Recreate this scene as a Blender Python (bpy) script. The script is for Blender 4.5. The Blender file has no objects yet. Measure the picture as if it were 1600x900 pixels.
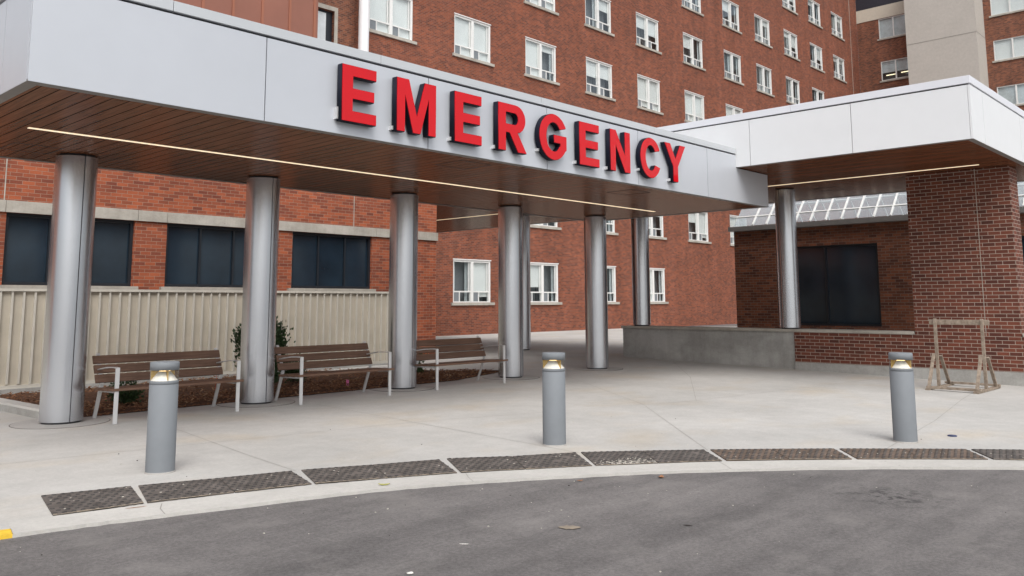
import bpy, bmesh, math, random
from mathutils import Vector, Matrix
random.seed(7)
scene = bpy.context.scene
COL = scene.collection

# ------------------------------------------------------------------ helpers
def clamp(v, a, b): return max(a, min(b, v))
def gz(x, y):
    """gentle fall of the forecourt paving"""
    return .02 * (clamp(x, 4, 22) - 4) / 16 * (clamp(y, 0, 16) - 10.9)

def world_loc(o):
    p = Vector((0, 0, 0))
    while o is not None:
        p = p + o.location
        o = o.parent
    return p

class MB:
    """collects faces in world coordinates, then links them as ONE mesh object"""
    def __init__(s): s.v = []; s.f = []; s.m = []; s.sm = []
    def face(s, pts, m=0, smooth=False):
        n = len(s.v); s.v += [tuple(p) for p in pts]
        s.f.append(list(range(n, n + len(pts)))); s.m.append(m); s.sm.append(smooth)
    def mesh(s, verts, faces, m=0, smooth=False):
        n = len(s.v); s.v += [tuple(p) for p in verts]
        for f in faces: s.f.append([i + n for i in f]); s.m.append(m); s.sm.append(smooth)
    def box(s, x0, x1, y0, y1, z0, z1, m=0):
        v = [(x0,y0,z0),(x1,y0,z0),(x1,y1,z0),(x0,y1,z0),(x0,y0,z1),(x1,y0,z1),(x1,y1,z1),(x0,y1,z1)]
        s.mesh(v, [(3,2,1,0),(4,5,6,7),(0,1,5,4),(1,2,6,5),(2,3,7,6),(3,0,4,7)], m)
    def beam(s, p0, p1, w, h, up=(0,0,1), m=0):
        p0 = Vector(p0); p1 = Vector(p1); d = (p1 - p0).normalized(); u = Vector(up)
        sd = d.cross(u)
        if sd.length < 1e-4: sd = d.cross(Vector((0,1,0)))
        sd.normalize(); u = sd.cross(d).normalized()
        v = []
        for p in (p0, p1):
            for a, b in ((-1,-1),(1,-1),(1,1),(-1,1)): v.append(p + sd*a*w/2 + u*b*h/2)
        s.mesh(v, [(3,2,1,0),(4,5,6,7),(0,1,5,4),(1,2,6,5),(2,3,7,6),(3,0,4,7)], m)
    def lathe(s, cx, cy, prof, n=48, m=0, smooth=True, cap=True):
        base = len(s.v)
        for r, z in prof:
            for i in range(n):
                a = 2*math.pi*i/n; s.v.append((cx + r*math.cos(a), cy + r*math.sin(a), z))
        for k in range(len(prof)-1):
            for i in range(n):
                j = (i+1) % n
                s.f.append([base+k*n+i, base+k*n+j, base+(k+1)*n+j, base+(k+1)*n+i]); s.m.append(m); s.sm.append(smooth)
        if cap:
            s.face([s.v[base+i] for i in reversed(range(n))], m)
            s.face([s.v[base+(len(prof)-1)*n+i] for i in range(n)], m)
    def tube(s, p0, p1, r, n=10, m=0):
        p0 = Vector(p0); p1 = Vector(p1); d = (p1-p0).normalized()
        a = d.orthogonal().normalized(); b = d.cross(a)
        v = []
        for p in (p0, p1):
            for i in range(n):
                t = 2*math.pi*i/n; v.append(p + (a*math.cos(t) + b*math.sin(t))*r)
        s.mesh(v, [(i, (i+1)%n, n+(i+1)%n, n+i) for i in range(n)], m, True)
        s.mesh(v, [tuple(reversed(range(n))), tuple(range(n, 2*n))], m)
    def build(s, name, mats, parent=None, loc=None, bevel=0):
        me = bpy.data.meshes.new(name)
        o = bpy.data.objects.new(name, me); COL.objects.link(o)
        if parent is not None:
            o.parent = parent; org = world_loc(parent)
        else:
            org = Vector(loc) if loc is not None else Vector((0,0,0)); o.location = org
        me.from_pydata([(x-org.x, y-org.y, z-org.z) for x, y, z in s.v], [], s.f)
        if not isinstance(mats, (list, tuple)): mats = [mats]
        for mt in mats: me.materials.append(mt)
        uv = me.uv_layers.new(name='metres')
        for p, mi, sm in zip(me.polygons, s.m, s.sm):
            p.material_index = mi; p.use_smooth = sm
            n = p.normal; ax = max(range(3), key=lambda k: abs(n[k]))
            for li, vi in zip(p.loop_indices, p.vertices):
                x, y, z = s.v[vi]
                uv.data[li].uv = (y, z) if ax == 0 else ((x, z) if ax == 1 else (x, y))
        if bevel:
            b = o.modifiers.new('soft_edge', 'BEVEL'); b.width = bevel; b.segments = 2; b.limit_method = 'ANGLE'; b.angle_limit = .6
        return o

def tag(o, label=None, cat=None, group=None, kind=None):
    if label: o['label'] = label
    if cat: o['category'] = cat
    if group: o['group'] = group
    if kind: o['kind'] = kind
    return o
def empty(name, loc, label, cat, group=None):
    o = bpy.data.objects.new(name, None); COL.objects.link(o); o.location = loc; o.empty_display_size = .2
    return tag(o, label, cat, group)
def copy_tree(o, parent=None):
    c = o.copy(); COL.objects.link(c)
    if parent is not None: c.parent = parent
    for ch in list(o.children): copy_tree(ch, c)
    return c
def move_tree(o, loc): o.location = loc

# ------------------------------------------------------------------ materials
def new_mat(name):
    m = bpy.data.materials.new(name); m.use_nodes = True
    nt = m.node_tree; b = nt.nodes['Principled BSDF']
    return m, nt, b
def N(nt, t, **kw):
    n = nt.nodes.new(t)
    for k, v in kw.items(): setattr(n, k, v)
    return n
def L(nt, a, b): nt.links.new(a, b)
def rgb(c): return (c[0], c[1], c[2], 1)
def mix(nt, fac, a, b, mode='MIX'):
    n = N(nt, 'ShaderNodeMix', data_type='RGBA', blend_type=mode)
    if isinstance(fac, (int, float)): n.inputs[0].default_value = fac
    else: L(nt, fac, n.inputs[0])
    for v, i in ((a, 6), (b, 7)):
        if isinstance(v, (tuple, list)): n.inputs[i].default_value = rgb(v)
        else: L(nt, v, n.inputs[i])
    return n.outputs[2]
def ramp(nt, src, p0, p1, c0=(0,0,0), c1=(1,1,1)):
    r = N(nt, 'ShaderNodeValToRGB'); e = r.color_ramp.elements
    e[0].position = p0; e[1].position = p1; e[0].color = rgb(c0); e[1].color = rgb(c1)
    L(nt, src, r.inputs[0]); return r.outputs[0]
def uvco(nt, scale=(1,1,1), loc=(0,0,0), obj=False):
    t = N(nt, 'ShaderNodeTexCoord'); mp = N(nt, 'ShaderNodeMapping')
    mp.inputs['Scale'].default_value = scale; mp.inputs['Location'].default_value = loc
    L(nt, t.outputs['Object' if obj else 'UV'], mp.inputs[0]); return mp.outputs[0]
def noise(nt, co, scale, detail=4, rough=.6):
    n = N(nt, 'ShaderNodeTexNoise'); n.inputs['Scale'].default_value = scale
    n.inputs['Detail'].default_value = detail; n.inputs['Roughness'].default_value = rough
    L(nt, co, n.inputs['Vector']); return n.outputs['Fac']
def bump(nt, b, h, strength, dist=.01):
    n = N(nt, 'ShaderNodeBump'); n.inputs['Strength'].default_value = strength; n.inputs['Distance'].default_value = dist
    L(nt, h, n.inputs['Height']); L(nt, n.outputs[0], b.inputs['Normal']); return n

def plain(name, c, rough=.5, metal=0, spec=.5, var=.08, vscale=6, bmp=0, bscale=200):
    m, nt, b = new_mat(name)
    co = uvco(nt, obj=True)
    n = noise(nt, co, vscale, 5)
    d = tuple(x*(1-var) for x in c); l = tuple(min(1, x*(1+var)) for x in c)
    L(nt, ramp(nt, n, .3, .7, d, l), b.inputs['Base Color'])
    b.inputs['Roughness'].default_value = rough; b.inputs['Metallic'].default_value = metal
    b.inputs['Specular IOR Level'].default_value = spec
    if bmp: bump(nt, b, noise(nt, co, bscale, 2), bmp, .002)
    return m

def brick(name, ca, cb, mortar, bw=.215, bh=.075, ms=.011, stain=(.6, .5), bmpk=.5, bias=0, big=.35):
    m, nt, b = new_mat(name)
    co = uvco(nt)
    t = N(nt, 'ShaderNodeTexBrick'); t.offset = .5; t.squash = 1
    t.inputs['Color1'].default_value = rgb(ca); t.inputs['Color2'].default_value = rgb(cb); t.inputs['Mortar'].default_value = rgb(mortar)
    t.inputs['Scale'].default_value = 1; t.inputs['Mortar Size'].default_value = ms/2; t.inputs['Mortar Smooth'].default_value = .15
    t.inputs['Bias'].default_value = bias; t.inputs['Brick Width'].default_value = bw; t.inputs['Row Height'].default_value = bh
    L(nt, co, t.inputs['Vector'])
    # clouds of darker and lighter brick, and streaks that run down the wall
    n1 = noise(nt, co, .55, 6, .65); n2 = noise(nt, uvco(nt, (1.6, .12, 1)), 1.0, 4, .6); n3 = noise(nt, co, 40, 2); n6 = noise(nt, uvco(nt, (1, 2.6, 1)), 3.2, 5, .75)
    c = mix(nt, big, t.outputs['Color'], ramp(nt, n1, .3, .7, (stain[0],)*3, (1.25,)*3), 'MULTIPLY')
    c = mix(nt, .35, c, ramp(nt, n2, .35, .65, (stain[1],)*3, (1.2,)*3), 'MULTIPLY')
    c = mix(nt, .3, c, ramp(nt, n3, .3, .7, (.7,)*3, (1.25,)*3), 'MULTIPLY')
    c = mix(nt, .28, c, ramp(nt, n6, .3, .7, (.62,)*3, (1.35,)*3), 'MULTIPLY')
    L(nt, c, b.inputs['Base Color']); b.inputs['Roughness'].default_value = .85; b.inputs['Specular IOR Level'].default_value = .25
    inv = N(nt, 'ShaderNodeMath', operation='SUBTRACT'); inv.inputs[0].default_value = 1; L(nt, t.outputs['Fac'], inv.inputs[1])
    bump(nt, b, inv.outputs[0], bmpk, .006)
    return m

def concrete(name, c, blot=.16, warm=None, bmpk=.25, streak=False, rough=.88):
    m, nt, b = new_mat(name)
    co = uvco(nt)
    n1 = noise(nt, co, .45, 7, .6); n2 = noise(nt, co, 4.5, 6, .65); n3 = noise(nt, co, 130, 3, .7)
    col = ramp(nt, n1, .3, .72, tuple(x*(1-blot) for x in c), tuple(x*(1+blot*.5) for x in c))
    col = mix(nt, .5, col, ramp(nt, n2, .3, .7, (.86,)*3, (1.1,)*3), 'MULTIPLY')
    col = mix(nt, .5, col, ramp(nt, n3, .25, .75, (.8,)*3, (1.15,)*3), 'MULTIPLY')
    if warm:
        n4 = noise(nt, uvco(nt, (1, 1.3, 1), (3.1, 7.7, 0)), .62, 4, .55)
        col = mix(nt, ramp(nt, n4, .52, .78), col, mix(nt, 1, col, warm, 'MULTIPLY'))
    if streak:
        n5 = noise(nt, uvco(nt, (2.2, .25, 1)), 1.3, 6, .7)
        col = mix(nt, .35, col, ramp(nt, n5, .32, .62, (.55, .53, .5), (1.08,)*3), 'MULTIPLY'); n10 = noise(nt, uvco(nt, (1, 1.4, 1), (2, 5, 0)), 1.1, 6, .65); col = mix(nt, .6, col, ramp(nt, n10, .38, .6, (.68, .67, .65), (1.1,)*3), 'MULTIPLY')
    n9 = noise(nt, co, 26, 4, .75)
    col = mix(nt, .45, col, ramp(nt, n9, .28, .72, (.8,)*3, (1.18,)*3), 'MULTIPLY')
    # specks of dirt
    v = N(nt, 'ShaderNodeTexVoronoi'); v.inputs['Scale'].default_value = 2.3; L(nt, co, v.inputs['Vector'])
    col = mix(nt, ramp(nt, v.outputs['Distance'], .012, .03, (.75,)*3, (0,)*3), col, (.12, .1, .09))
    L(nt, col, b.inputs['Base Color']); b.inputs['Roughness'].default_value = rough; b.inputs['Specular IOR Level'].default_value = .3
    bump(nt, b, n3, bmpk, .002)
    return m

def asphalt():
    m, nt, b = new_mat('asphalt')
    co = uvco(nt)
    n1 = noise(nt, co, .35, 6, .62); n2 = noise(nt, co, 3, 7, .7); n3 = noise(nt, co, 170, 2, .7)
    rot = N(nt, 'ShaderNodeMapping'); rot.inputs['Rotation'].default_value = (0, 0, .75); rot.inputs['Scale'].default_value = (.22, 2.4, 1)
    t = N(nt, 'ShaderNodeTexCoord'); L(nt, t.outputs['UV'], rot.inputs[0])
    n4 = noise(nt, rot.outputs[0], .8, 5, .6)
    col = ramp(nt, n1, .3, .7, (.112, .106, .105), (.178, .168, .164))
    col = mix(nt, .75, col, ramp(nt, n4, .34, .66, (.68, .67, .67), (1.2, 1.19, 1.17)), 'MULTIPLY')
    col = mix(nt, .6, col, ramp(nt, n2, .3, .7, (.8,)*3, (1.18,)*3), 'MULTIPLY')
    col = mix(nt, .8, col, ramp(nt, n3, .25, .75, (.62,)*3, (1.4,)*3), 'MULTIPLY')
    n7 = noise(nt, co, 34, 4, .8); n8 = noise(nt, co, 9, 5, .75)
    col = mix(nt, .8, col, ramp(nt, n7, .34, .66, (.68,)*3, (1.34,)*3), 'MULTIPLY')
    col = mix(nt, .6, col, ramp(nt, n8, .32, .68, (.86,)*3, (1.14,)*3), 'MULTIPLY')
    # pale dust patches
    n5 = noise(nt, uvco(nt, (1, 1, 1), (9, 4, 0)), 1.5, 6, .7)
    col = mix(nt, ramp(nt, n5, .52, .74, (0,)*3, (.5,)*3), col, (.25, .236, .222))
    # one dark tyre scuff
    vd = N(nt, 'ShaderNodeVectorMath', operation='DISTANCE'); sc2 = uvco(nt, (1, 1, 0)); L(nt, sc2, vd.inputs[0]); vd.inputs[1].default_value = (7.66, 2.76, 0)
    nd = noise(nt, uvco(nt, (1, 1.2, 1)), 7, 5, .7); fall = ramp(nt, vd.outputs['Value'], .1, .55, (1,)*3, (0,)*3)
    col = mix(nt, mix(nt, 1, fall, ramp(nt, nd, .5, .6), 'MULTIPLY'), col, (.045, .043, .043))
    v = N(nt, 'ShaderNodeTexVoronoi'); v.inputs['Scale'].default_value = 11; L(nt, co, v.inputs['Vector'])
    col = mix(nt, ramp(nt, v.outputs['Distance'], .02, .05, (.35,)*3, (0,)*3), col, (.42, .4, .37))
    L(nt, col, b.inputs['Base Color']); b.inputs['Roughness'].default_value = .85; b.inputs['Specular IOR Level'].default_value = .3
    bump(nt, b, n3, .6, .004)
    return m

def soffit_mat():
    """brown wood-look planks 168 mm wide that run across the canopies (along Y)"""
    m, nt, b = new_mat('wood_look_soffit')
    co = uvco(nt)
    sep = N(nt, 'ShaderNodeSeparateXYZ'); L(nt, co, sep.inputs[0])
    d = N(nt, 'ShaderNodeMath', operation='DIVIDE'); L(nt, sep.outputs[0], d.inputs[0]); d.inputs[1].default_value = .168
    fr = N(nt, 'ShaderNodeMath', operation='FRACT'); L(nt, d.outputs[0], fr.inputs[0])
    fl = N(nt, 'ShaderNodeMath', operation='FLOOR'); L(nt, d.outputs[0], fl.inputs[0])
    wn = N(nt, 'ShaderNodeTexWhiteNoise', noise_dimensions='1D'); L(nt, fl.outputs[0], wn.inputs['W'])
    grain = noise(nt, uvco(nt, (26, .9, 1)), 1.6, 5, .6)
    col = ramp(nt, grain, .3, .7, (.095, .033, .015), (.18, .066, .031))
    col = mix(nt, .5, col, ramp(nt, wn.outputs['Value'], 0, 1, (.8,)*3, (1.2,)*3), 'MULTIPLY')
    g = ramp(nt, fr.outputs[0], .06, .10, (0,)*3, (1,)*3)
    col = mix(nt, g, (.008, .005, .004), col)
    # satin laminate: a fixed share of gloss that rises towards grazing view
    df = N(nt, 'ShaderNodeBsdfDiffuse'); gl_ = N(nt, 'ShaderNodeBsdfGlossy'); gl_.inputs['Roughness'].default_value = .24
    gl_.inputs['Color'].default_value = (.9, .8, .72, 1); L(nt, col, df.inputs['Color'])
    bp = N(nt, 'ShaderNodeBump'); bp.inputs['Strength'].default_value = .6; bp.inputs['Distance'].default_value = .004; L(nt, g, bp.inputs['Height']); L(nt, bp.outputs[0], df.inputs['Normal'])
    lw_ = N(nt, 'ShaderNodeLayerWeight'); lw_.inputs['Blend'].default_value = .5
    pw = N(nt, 'ShaderNodeMath', operation='POWER'); L(nt, lw_.outputs['Facing'], pw.inputs[0]); pw.inputs[1].default_value = 6
    ma = N(nt, 'ShaderNodeMath', operation='MULTIPLY_ADD'); L(nt, pw.outputs[0], ma.inputs[0]); ma.inputs[1].default_value = .38; ma.inputs[2].default_value = .07
    mg = N(nt, 'ShaderNodeMath', operation='MULTIPLY'); L(nt, ma.outputs[0], mg.inputs[0]); L(nt, g, mg.inputs[1])
    ms = N(nt, 'ShaderNodeMixShader'); L(nt, mg.outputs[0], ms.inputs[0]); L(nt, df.outputs[0], ms.inputs[1]); L(nt, gl_.outputs[0], ms.inputs[2])
    L(nt, ms.outputs[0], nt.nodes['Material Output'].inputs[0])
    return m

def panel_metal(name, c, rough=.38, metal=.35, var=.03):
    m, nt, b = new_mat(name)
    co = uvco(nt, obj=True)
    n = noise(nt, co, .35, 4); n2 = noise(nt, co, 3, 4)
    L(nt, mix(nt, .25, ramp(nt, n, .3, .7, tuple(x*(1-var) for x in c), tuple(x*(1+var) for x in c)), ramp(nt, n2, .3, .7, (.94,)*3, (1.03,)*3), 'MULTIPLY'), b.inputs['Base Color'])
    b.inputs['Roughness'].default_value = rough; b.inputs['Metallic'].default_value = metal
    bump(nt, b, n, .05, .02)
    return m

def glass(name, tint=(.8, .9, .9), trans=.75, rough=.03, body=(.02, .03, .035), refl=.04):
    m = bpy.data.materials.new(name); m.use_nodes = True; nt = m.node_tree; nt.nodes.clear()
    out = N(nt, 'ShaderNodeOutputMaterial'); g = N(nt, 'ShaderNodeBsdfGlossy'); t = N(nt, 'ShaderNodeBsdfTransparent')
    df = N(nt, 'ShaderNodeBsdfDiffuse'); df.inputs[0].default_value = rgb(body)
    g.inputs['Roughness'].default_value = rough; g.inputs['Color'].default_value = (.9, .95, 1, 1); t.inputs[0].default_value = rgb(tint)
    ms0 = N(nt, 'ShaderNodeMixShader'); ms0.inputs[0].default_value = trans; L(nt, df.outputs[0], ms0.inputs[1]); L(nt, t.outputs[0], ms0.inputs[2])
    lw_ = N(nt, 'ShaderNodeLayerWeight'); lw_.inputs['Blend'].default_value = .5
    pw = N(nt, 'ShaderNodeMath', operation='POWER'); L(nt, lw_.outputs['Facing'], pw.inputs[0]); pw.inputs[1].default_value = 4
    ma = N(nt, 'ShaderNodeMath', operation='MULTIPLY_ADD'); L(nt, pw.outputs[0], ma.inputs[0]); ma.inputs[1].default_value = .8; ma.inputs[2].default_value = refl
    ms = N(nt, 'ShaderNodeMixShader'); L(nt, ma.outputs[0], ms.inputs[0]); L(nt, ms0.outputs[0], ms.inputs[1]); L(nt, g.outputs[0], ms.inputs[2])
    L(nt, ms.outputs[0], out.inputs[0]); return m

def glow(name, c, s):
    m, nt, b = new_mat(name)
    b.inputs['Base Color'].default_value = rgb((.8, .78, .7)); b.inputs['Emission Color'].default_value = rgb(c); b.inputs['Emission Strength'].default_value = s
    return m

def timber(name, c, c2, ax=(1, 18, 18), rough=.75):
    m, nt, b = new_mat(name)
    n = noise(nt, uvco(nt, ax, obj=True), 2.2, 6, .65); n2 = noise(nt, uvco(nt, obj=True), 2.5, 3)
    col = mix(nt, .5, ramp(nt, n, .28, .72, c, c2), ramp(nt, n2, .3, .7, (.75,)*3, (1.2,)*3), 'MULTIPLY')
    L(nt, col, b.inputs['Base Color']); b.inputs['Roughness'].default_value = rough; b.inputs['Specular IOR Level'].default_value = .3
    bump(nt, b, n, .3, .003); return m

def leafy(name, a, c):
    m, nt, b = new_mat(name)
    oi = noise(nt, uvco(nt, obj=True), 9, 3)
    L(nt, ramp(nt, oi, .3, .7, a, c), b.inputs['Base Color']); b.inputs['Roughness'].default_value = .6
    b.inputs['Subsurface Weight'].default_value = 0
    return m

M = {}
M['plaza'] = concrete('broom_finished_concrete', (.475, .464, .442), .16, (1.0, .92, .81))
M['kerb'] = concrete('kerb_concrete', (.49, .475, .445), .14, None, .3)
M['footing'] = concrete('cast_concrete_footing', (.44, .435, .415), .24, None, .3, True)
M['collar'] = concrete('column_pad_concrete', (.39, .375, .355), .1, None, .2)
M['tower'] = concrete('precast_tower_concrete', (.47, .44, .40), .06, None, .15)
M['stone'] = concrete('limestone_sill', (.46, .43, .38), .1, None, .2, True)
M['asphalt'] = asphalt()
M['ground'] = concrete('far_ground', (.15, .15, .14), .2)
M['joint'] = plain('pavement_joint_filler', (.29, .275, .25), .9, var=.25, vscale=4)
M['padjoint'] = plain('pad_joint_sealant', (.14, .13, .12), .9)
M['yellow'] = plain('worn_yellow_paint', (.72, .47, .04), .7, var=.2, vscale=9)
M['brick'] = brick('red_facade_brick', (.29, .083, .039), (.135, .043, .027), (.20, .155, .13), .215, .078, .012, (.62, .68), .4, -.05, .42)
M['brick_low'] = brick('orange_red_brick', (.37, .10, .045), (.17, .05, .032), (.30, .2, .15), .215, .072, .009, (.75, .8), .4, -.05, .3)
M['brick_wing'] = brick('brown_red_brick', (.27, .098, .052), (.11, .045, .032), (.22, .165, .13), .215, .078, .012, (.65, .75), .4, 0, .5)
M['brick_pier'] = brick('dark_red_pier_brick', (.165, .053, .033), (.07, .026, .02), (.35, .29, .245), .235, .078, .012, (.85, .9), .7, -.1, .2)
M['silver'] = panel_metal('silver_grey_panel', (.515, .54, .58), .4, .15)
M['silver_cop'] = panel_metal('silver_grey_coping', (.51, .535, .555), .4, .15)
M['white_panel'] = panel_metal('white_metal_panel', (.74, .75, .76), .42, .12, .015)
M['white_cop'] = panel_metal('white_metal_coping', (.72, .73, .77), .42, .15)
M['trim'] = plain('grey_metal_trim', (.2, .19, .18), .5, .2)
M['gap'] = plain('dark_joint_gap', (.03, .03, .035), .7)
M['soffit'] = soffit_mat()
M['strip'] = glow('warm_light_strip', (1, .78, .50), .62)
M['steel'] = panel_metal('brushed_column_steel', (.61, .635, .675), .27, .95, .02)
M['redface'] = plain('red_acrylic_face', (.56, .006, .012), .1, 0, .3, .05, 2)
M['return'] = plain('dark_letter_return', (.008, .010, .020), .5, 0, .12)
M['clip'] = plain('bare_metal_clip', (.72, .72, .72), .35, .5)
M['bollard'] = plain('grey_bollard_paint', (.185, .20, .215), .65, 0, .25, .04, 5, .05)
M['acrylic'] = glass('clear_acrylic', (.95, .95, .93), .97, .05, (.5, .48, .44))
M['cone'] = plain('white_reflector', (.86, .83, .76), .4)
M['lamp'] = glow('warm_bollard_lamp', (1, .66, .28), 3.2)
M['amber'] = plain('amber_louvre', (.55, .36, .10), .35, .5)
M['bwood'] = timber('brown_bench_slat', (.10, .055, .036), (.195, .115, .08), (1.2, 22, 22), .6)
M['bmetal'] = plain('silver_bench_frame', (.66, .66, .66), .38, .4, .5, .05)
M['cast'] = plain('tactile_cast_iron', (.115, .10, .09), .8, .1, .3, .45, 6, .2)
M['cast_rusty'] = plain('rust_stained_cast_iron', (.128, .094, .073), .85, .05, .3, .5, 4, .2)
M['rustcast'] = plain('tactile_dome_iron', (.055, .05, .047), .6, .2, .4, .35, 6)
M['sand'] = plain('tan_sand', (.26, .215, .16), .95, var=.3, vscale=14)
M['grit'] = plain('pale_grit', (.5, .47, .41), .9, var=.3)
M['mulch'] = plain('bark_mulch', (.085, .042, .025), .95, 0, .2, .55, 22, .8, 60)
M['chip'] = plain('bark_chip', (.19, .092, .05), .9, 0, .2, .6, 30)
M['chip2'] = plain('pale_bark_chip', (.32, .2, .12), .9, 0, .2, .4, 30)
M['fence'] = plain('beige_fence_board', (.46, .415, .34), .75, 0, .3, .1, 1.5)
M['batten'] = plain('pale_fence_batten', (.52, .49, .43), .7, 0, .3, .1, 2)
M['navy'] = plain('blue_black_glazing', (.012, .024, .038), .12, 0, .6, .3, 1)
M['navyframe'] = plain('dark_window_frame', (.012, .016, .022), .4)
M['copper'] = plain('copper_coloured_panel', (.27, .115, .08), .5, .2, .5, .08, .8)
M['copper_rib'] = plain('copper_coloured_rib', (.32, .125, .075), .5, .2, .5, .06, .8)
M['wframe'] = plain('white_window_frame', (.72, .72, .70), .5, 0, .5, .04)
M['blind'] = plain('pale_window_blind', (.80, .81, .79), .8, 0, .3, .05, 1.2)
M['curtain'] = plain('grey_blue_curtain', (.60, .645, .66), .85, 0, .2, .12, 3)
M['dark'] = plain('dim_room', (.05, .055, .06), .9)
M['greyroom'] = plain('grey_room', (.17, .18, .19), .9)
M['pane'] = glass('window_glass', (.97, .985, .985), .96, .03, (.1, .12, .12))
M['skyglass'] = glass('skylight_glass', (.88, .92, .92), .72, .1, (.80, .84, .85), .24)
M['vent'] = plain('grey_vent_panel', (.18, .20, .215), .5)
M['pipe'] = plain('white_flue_paint', (.78, .78, .79), .4, 0, .5, .02)
M['band'] = plain('beige_panel_band', (.52, .47, .39), .7, 0, .3, .05)
M['ribmetal'] = plain('dark_ribbed_metal', (.045, .042, .055), .5, .3)
M['rawwood'] = timber('weathered_lumber', (.16, .12, .088), (.36, .30, .24), (6, 6, 6))
M['lamp_room'] = glow('ceiling_lamp_glow', (1, .86, .55), 1.2)
M['leafdark'] = leafy('dark_evergreen_leaf', (.014, .032, .010), (.05, .095, .028))
M['leafmid'] = leafy('green_shrub_leaf', (.024, .05, .014), (.07, .12, .035))
M['stem'] = plain('shrub_stem', (.06, .04, .025), .9)
M['pink'] = plain('pink_marker_flag', (.80, .22, .48), .6, var=.15)
M['redstake'] = plain('red_stake', (.6, .05, .05), .6)
M['leaf_y'] = plain('yellow_green_leaf', (.33, .32, .09), .7, var=.3, vscale=20)
M['leaf_o'] = plain('orange_brown_leaf', (.27, .125, .06), .7, var=.3, vscale=20)
M['paper'] = plain('paper_scrap', (.72, .7, .65), .8, var=.1)
M['twig'] = plain('dark_twig', (.03, .022, .02), .9)
M['tan'] = plain('tan_cardboard', (.24, .2, .155), .9, var=.2)
M['bluecap'] = plain('dark_blue_cap', (.03, .04, .10), .5)
M['white'] = plain('white_render', (.6, .6, .58), .8)

# ------------------------------------------------------------------ the setting: ground, road, paving, kerb
kerb_line = [(2.02,6.79),(2.49,6.69),(2.97,6.56),(3.75,6.33),(4.70,6.04),(5.22,5.82),(5.85,5.48),(6.56,5.07),(7.14,4.68),(7.99,4.03),(8.94,3.19),(9.90,2.23)]
def smooth_line(pts, n=6):
    out = []
    P = [Vector(p) for p in pts]
    for i in range(len(P)-1):
        p0 = P[max(i-1,0)]; p1 = P[i]; p2 = P[i+1]; p3 = P[min(i+2,len(P)-1)]
        for k in range(n):
            t = k/n
            out.append(.5*((2*p1)+(-p0+p2)*t+(2*p0-5*p1+4*p2-p3)*t*t+(-p0+3*p1-3*p2+p3)*t**3))
    out.append(P[-1]); return out
left_ext = [(-14, 7.6), (-6, 7.5), (-2, 7.3), (0.6, 7.05), (1.4, 6.93)]
right_ext = [(11.0, 1.0), (12.4, -.8), (14.2, -3.6), (16.5, -8), (19, -14)]
KL = smooth_line(left_ext + kerb_line + right_ext, 6)
def offset_line(line, d):
    out = []
    for i, p in enumerate(line):
        t = (line[min(i+1, len(line)-1)] - line[max(i-1, 0)]).normalized()
        nrm = Vector((-t.y, t.x))
        if nrm.x + nrm.y < 0: nrm = -nrm
        out.append(p + nrm*d)
    return out

g = MB(); g.face([(-300,-300,-.6),(400,-300,-.6),(400,400,-.6),(-300,400,-.6)])
tag(g.build('ground', M['ground']), kind='structure')
r = MB()
xs = [-60,-30,-15,-8] + [-4 + i for i in range(0, 30)] + [30, 45, 60]; ys = [-60,-30,-15,-8] + [-4 + i for i in range(0, 22)] + [22, 30, 60]
for i in range(len(xs)-1):
    for j in range(len(ys)-1):
        q = [(xs[i],ys[j]),(xs[i+1],ys[j]),(xs[i+1],ys[j+1]),(xs[i],ys[j+1])]
        r.face([(x, y, gz(x, y) - .022) for x, y in q])
tag(r.build('road', M['asphalt']), kind='structure')

p = MB(); base = len(p.v)
steps = [0, .04, .4, .8, 1.3] + [2 + .8*i for i in range(0, 30)] + [28, 34, 44]
d45 = Vector((.68, .73)).normalized()
inner0 = offset_line(KL, .015)
rows = [[(q + d45*s) for q in inner0] for s in steps]
verts = [(q.x, q.y, gz(q.x, q.y)) for row in rows for q in row]
n = len(inner0); faces = []
for k in range(len(rows)-1):
    for i in range(n-1): faces.append((k*n+i, k*n+i+1, (k+1)*n+i+1, (k+1)*n+i))
p.mesh(verts, faces)
tag(p.build('pavement', M['plaza']), kind='structure')
# flush kerb strip, its face down to the asphalt slightly chipped
def kerb_strip(name, line, mat, w=.40):
    k = MB(); inn = offset_line(line, w)
    jit = [Vector((random.uniform(-.012,.012), random.uniform(-.012,.012))) for _ in line]
    for i in range(len(line)-1):
        a, b, c, d = line[i]+jit[i], line[i+1]+jit[i+1], inn[i+1], inn[i]
        za, zb, zc, zd = [gz(q.x, q.y) + .004 for q in (a, b, c, d)]
        k.face([(a.x,a.y,za),(b.x,b.y,zb),(c.x,c.y,zc),(d.x,d.y,zd)])
        k.face([(a.x,a.y,za-.06),(b.x,b.y,zb-.06),(b.x,b.y,zb),(a.x,a.y,za)])
    return tag(k.build(name, mat), kind='structure')
cut = min(range(len(KL)), key=lambda i: abs(KL[i].x - 2.1))
kerb_strip('kerb', KL[cut:], M['kerb'])
kerb_strip('yellow_kerb', KL[:cut+1], M['yellow'], .17)

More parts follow.
